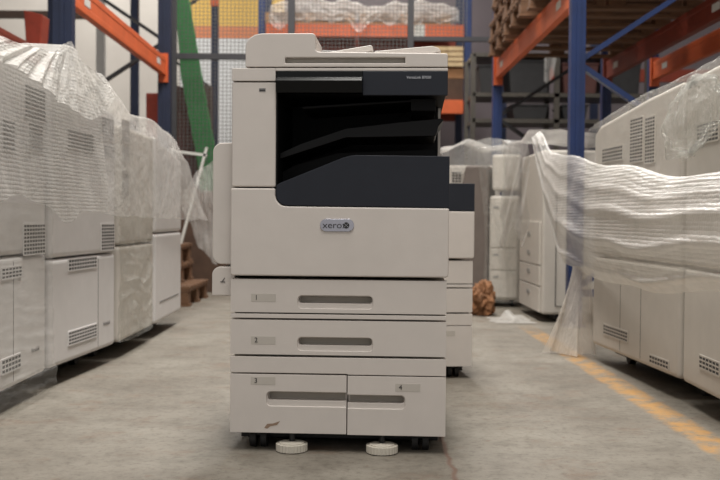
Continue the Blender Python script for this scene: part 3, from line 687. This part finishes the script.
bpy.context.view_layer.update(); lowest = min((w.location.z+v_.co.z) for c_ in w.children for v_ in c_.data.vertices); w.location.z -= lowest

# extra far uprights
def post(px, Y, w, mat, label, z0=0, z1=4.6, topmat=None):
    X = atY(px, 100, Y).x; t = thing('rack_upright', label, 'rack upright', (X, Y, 0))
    b = bmesh.new(); box(b, -w/2, w/2, 0, .004, z0, z1); box(b, -w/2, -w/2+.004, 0, .07, z0, z1); box(b, w/2-.004, w/2, 0, .07, z0, z1); mk('column', b, mat, t)
    b = bmesh.new(); box(b, -w/2-.02, w/2+.02, -.02, .09, z0, z0+.012); mk('base_plate', b, mat, t)
    return t
t = post(214, 11.2, .075, 'blue_dark', 'slim dark blue upright with an orange top behind the mesh fence')
b = bmesh.new(); box(b, -.045, .045, -.012, -.001, atY(214, 6, 11.2).z, 3.6); mk('beam_end', b, 'orange', t)
post(134, 11.5, .09, 'blue_dark', 'dark blue upright far back between the left rack uprights')
# back rack across the hall
BY = 12.6
bx0, bx1 = atY(261.5, 30, BY).x, atY(468, 30, BY).x
t = thing('pallet_rack', 'rack across the back with plastic-covered pallets on an orange beam', 'pallet rack', (0, BY, 0))
for x in (bx0, bx1):
    b = bmesh.new(); box(b, x-.045, x+.045, 0, .004, 0, 4.6); box(b, x-.045, x-.041, 0, .07, 0, 4.6); box(b, x+.041, x+.045, 0, .07, 0, 4.6); mk('upright', b, 'blue', t)
    b = bmesh.new(); box(b, x-.045, x+.045, 1.0, 1.07, 0, 4.6); mk('upright', b, 'blue_dark', t)
b0 = atY(360, 37, BY).z; b1 = atY(360, 24, BY).z
for y in (-.005, 1.0):
    for z0, z1 in ((b0, b1), (1.95, 2.12)):
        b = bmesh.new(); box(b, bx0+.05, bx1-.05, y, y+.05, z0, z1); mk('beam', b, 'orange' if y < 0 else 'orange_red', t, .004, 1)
b = bmesh.new(); box(b, atY(414, 30, BY).x, atY(425, 30, BY).x, -.007, -.005, b0, b1); mk('load_sticker', b, 'white_paint', t)
g3 = 'pallets on the back rack'
for i, px in enumerate((300, 395)):
    p = pallet('wooden_pallet', ['left', 'right'][i]+' pallet under white plastic on the top beam of the back rack', (atY(px+10, 20, BY).x, BY+.5, b1+.001), 1.15, 1.0, 'wood', g3)
def f_heap(x0, x1, sd, hh):
    def fn(u, v):
        X = x0+(x1-x0)*u; e = math.sin(PI*u)**.35
        top = b1+.16+hh*(.65+.6*nz(u*4, sd))*e; hang = b1+.02-.20*max(0, nz(u*5, sd+3)+.1)
        if v < .5: s = v/.5; return (X, BY-.06-.05*ridge(X*6, s*3, sd)*(1-s), hang+(top-hang)*s)
        s = (v-.5)/.5; return (X, BY-.05+1.05*s, top+.05*nz(u*8, s*5, sd))
    return fn
sheet('plastic_cover', f_heap(bx0+.10, bx0+1.35, 2, .24), 50, 30, 'milky', 'white plastic draped over the left pallet of the back rack')
sheet('plastic_cover', f_heap(bx0+1.30, bx1-.12, 6, .16), 50, 30, 'milky', 'white plastic draped over the right pallet of the back rack')
# crates below the beam
def crate(label, px0, px1, py0, py1, Y, dpt, mat, group=None):
    a, c = atY(px0, py0, Y), atY(px1, py1, Y); t = thing('slatted_crate', label, 'crate', ((a.x+c.x)/2, Y, c.z), 0, group)
    hx = (c.x-a.x)/2; h = a.z-c.z
    b = bmesh.new(); box(b, -hx+.01, hx-.01, .02, dpt-.02, .0, h); mk('crate_body', b, 'cardboard', t)
    n = max(3, round(h/.07))
    for i in range(n):
        b = bmesh.new(); z = h*(i+.5)/n; box(b, -hx, hx, 0, .015, z-h/n*.38, z+h/n*.38); mk('slat', b, mat, t)
    return t
zsh = atY(457, 67, BY).z
crate('slatted pale crate just right of the copier scanner on the back rack shelf', 448, 463, 46, 67, BY, .6, 'wood_pale')
crate('slatted pale crate half hidden behind the copier scanner', 434, 447.5, 46, 67, BY, .6, 'wood_pale')
t = carton('cardboard_carton', 'flat brown carton under the slatted crates on the back rack', (atY(453, 70, BY).x, BY+.4, atY(453, 78, BY).z), .5, .7, atY(453, 67.2, BY).z-atY(453, 78, BY).z, 'cardboard', tape=False)
t = carton('cardboard_carton', 'brown carton on the lower orange beam of the back rack', (atY(453, 70, BY).x, BY+.5, 2.121), .5, .9, atY(453, 78.2, BY).z-2.121, 'cardboard_dark', tape=False)
# grey shelving to the right
SY = 11.6
t = thing('steel_shelving', 'grey steel shelving with dark totes at the back right', 'shelving', (0, SY, 0))
sx = [atY(p, 90, SY).x for p in (473, 557, 648)]; 
for i, x in enumerate(sx):
    for y in (0, .6):
        b = bmesh.new(); box(b, x-.03, x+.03, y, y+.04, 0, atY(557, 56, SY).z+.02); mk('shelf_post', b, 'steel', t)
sz = [atY(557, y, SY).z for y in (57, 97, 123, 175)]
for z in sz:
    b = bmesh.new(); box(b, sx[0], sx[2], .0, .64, z, z+.045); mk('shelf', b, 'steel', t)
g4 = 'dark totes on the steel shelving'
k = 0
def tote(px0, px1, zi, h, mat, lab):
    a, c = atY(px0, 90, SY).x, atY(px1, 90, SY).x
    q = thing('storage_tote', lab, 'tote', ((a+c)/2, SY+.3, sz[zi]+.0455), 0, g4); hx = (c-a)/2-.01
    b = bmesh.new(); prism(b, [(-hx+.03, 0), (hx-.03, 0), (hx, h), (-hx, h)], -.26, .26); mk('tote_body', b, mat, q, .01, 2)
    b = bmesh.new(); box(b, -hx-.008, hx+.008, -.27, .27, h+.0005, h+.025); mk('lid', b, mat, q, .004, 1)
tote(478, 498, 1, .30, 'darkbox', 'dark tote at the left end of the upper shelf of the grey shelving')
tote(508, 552, 1, .36, 'darkbox', 'wide dark tote on the upper shelf left of the grey middle post')
tote(562, 600, 1, .33, 'maroon', 'maroon tote on the upper shelf right of the grey middle post')
tote(604, 643, 1, .36, 'darkbox', 'dark tote at the right end of the upper shelf')
tote(512, 550, 2, .15, 'darkbox', 'low dark tote on the second shelf left of the middle post')
tote(562, 590, 2, .15, 'darkbox', 'low dark tote on the second shelf right of the middle post')
# far right orange beams behind the racks
b = bmesh.new(); box(b, atY(500, 70, 13.2).x, 5.6, 13.2, 13.25, 2.45, 2.62); o = mk('rack_beam', b, 'orange_red', None, .004, 1); tag(o, 'long reddish orange beam across the back wall behind the grey shelving', 'rack beam')
for x in (3.2, 5.5):
    b = bmesh.new(); box(b, x-.05, x+.05, 13.26, 13.33, 0, 4.6); o = mk('rack_upright', b, 'blue_dark'); tag(o, 'dark blue upright carrying the reddish beam at the far '+('right' if x > 5 else 'right, nearer the shelving'), 'rack upright')
b = bmesh.new(); box(b, atY(500, 70, 13.2).x, atY(500, 70, 13.2).x+.1, 13.26, 13.33, 0, 4.6); o = mk('rack_upright', b, 'blue_dark'); tag(o, 'dark blue upright at the left end of the reddish back beam', 'rack upright')
def f_rag(u, v):
    p = atY(545+12*u, 0, SY-.02).x; a = atY(550, 56, SY).z
    return (p-.07*u*(1-v)*.5, SY-.03-.02*math.sin(u*8), a-.02-(.34-.20*abs(u-.35))*(1-v))
sheet('plastic_scrap', f_rag, 16, 16, 'milky', 'torn white plastic hanging from the top of the grey shelving', cat='plastic film')
# brown steel beams far left
b = bmesh.new(); z = atY(50, 14, 12.0).z; box(b, -4.6, atY(103, 14, 12).x, 12.0, 12.06, z-.05, z+.04); o = mk('rack_beam', b, 'brownsteel', None, .003, 1); tag(o, 'thin dark brown beam high behind the left rack', 'rack beam')
for x in (-4.5, atY(103, 14, 12).x-.05):
    b = bmesh.new(); box(b, x-.05, x+.05, 12.07, 12.14, 0, 4.6); o = mk('rack_upright', b, 'machine_grey'); tag(o, 'pale grey post at the '+('outer' if x < -4 else 'inner')+' end of the dark brown beam', 'rack upright')
t = thing('red_bin', 'small dark red bin standing on the rear beam of the left rack', 'bin', (-2.72, 8.62, ZB+.1605))
b = bmesh.new(); prism(b, [(-.05, 0), (.07, 0), (.09, .26), (-.07, .30)], -.1, .1); mk('bin_body', b, 'red', t, .006, 1)
t = bpy.data.objects['rack_upright']; Xt, Yt = t.location.x, t.location.y
for (ax, ay, bx_, by_) in ((173, 16, 211, -10), (173, 60, 211, 88), (211, 92, 173, 118)):
    b = bmesh.new(); p, q = atY(ax, ay, Yt+.03), atY(bx_, by_, Yt+.03); bar(b, (p.x-Xt, .03, p.z), (q.x-Xt, .03, q.z), .03, .04, (0, 1, 0)); mk('brace', b, 'charcoal_frame', t)
b = bmesh.new(); x = atY(172, 90, Yt).x-Xt; box(b, x-.03, x+.03, .0, .05, 0, 4.6); mk('rear_column', b, 'charcoal_frame', t)

# ------------------------------------------------------------------ light
def area(loc, rot, sx, sy, power, col=(1, .96, .9)):
    l = bpy.data.lights.new('hall_lamp', 'AREA'); l.shape = 'RECTANGLE'; l.size = sx; l.size_y = sy; l.energy = power; l.color = col
    o = bpy.data.objects.new('hall_lamp', l); C.objects.link(o); o.location = loc; o.rotation_euler = rot; return o
for y, p in ((.3, 170), (2.6, 190), (5.2, 210), (8, 150), (11.5, 230)):
    area((0, y, 5.8), (0, 0, 0), 1.2, 2.0, p)
area((-3.6, 12.5, 5.6), (0, 0, 0), .8, 2.4, 150); area((3.8, 11.5, 5.6), (0, 0, 0), .8, 2.4, 50)
wd = bpy.data.worlds.new('world'); bpy.context.scene.world = wd; wd.use_nodes = True
bg = wd.node_tree.nodes['Background']; bg.inputs[0].default_value = (1.0, .975, .95, 1); bg.inputs[1].default_value = .55
vs = bpy.context.scene.view_settings
vs.view_transform = 'Standard'; vs.look = 'None'; vs.exposure = 0.0; vs.gamma = 1.0; vs.use_curve_mapping = False
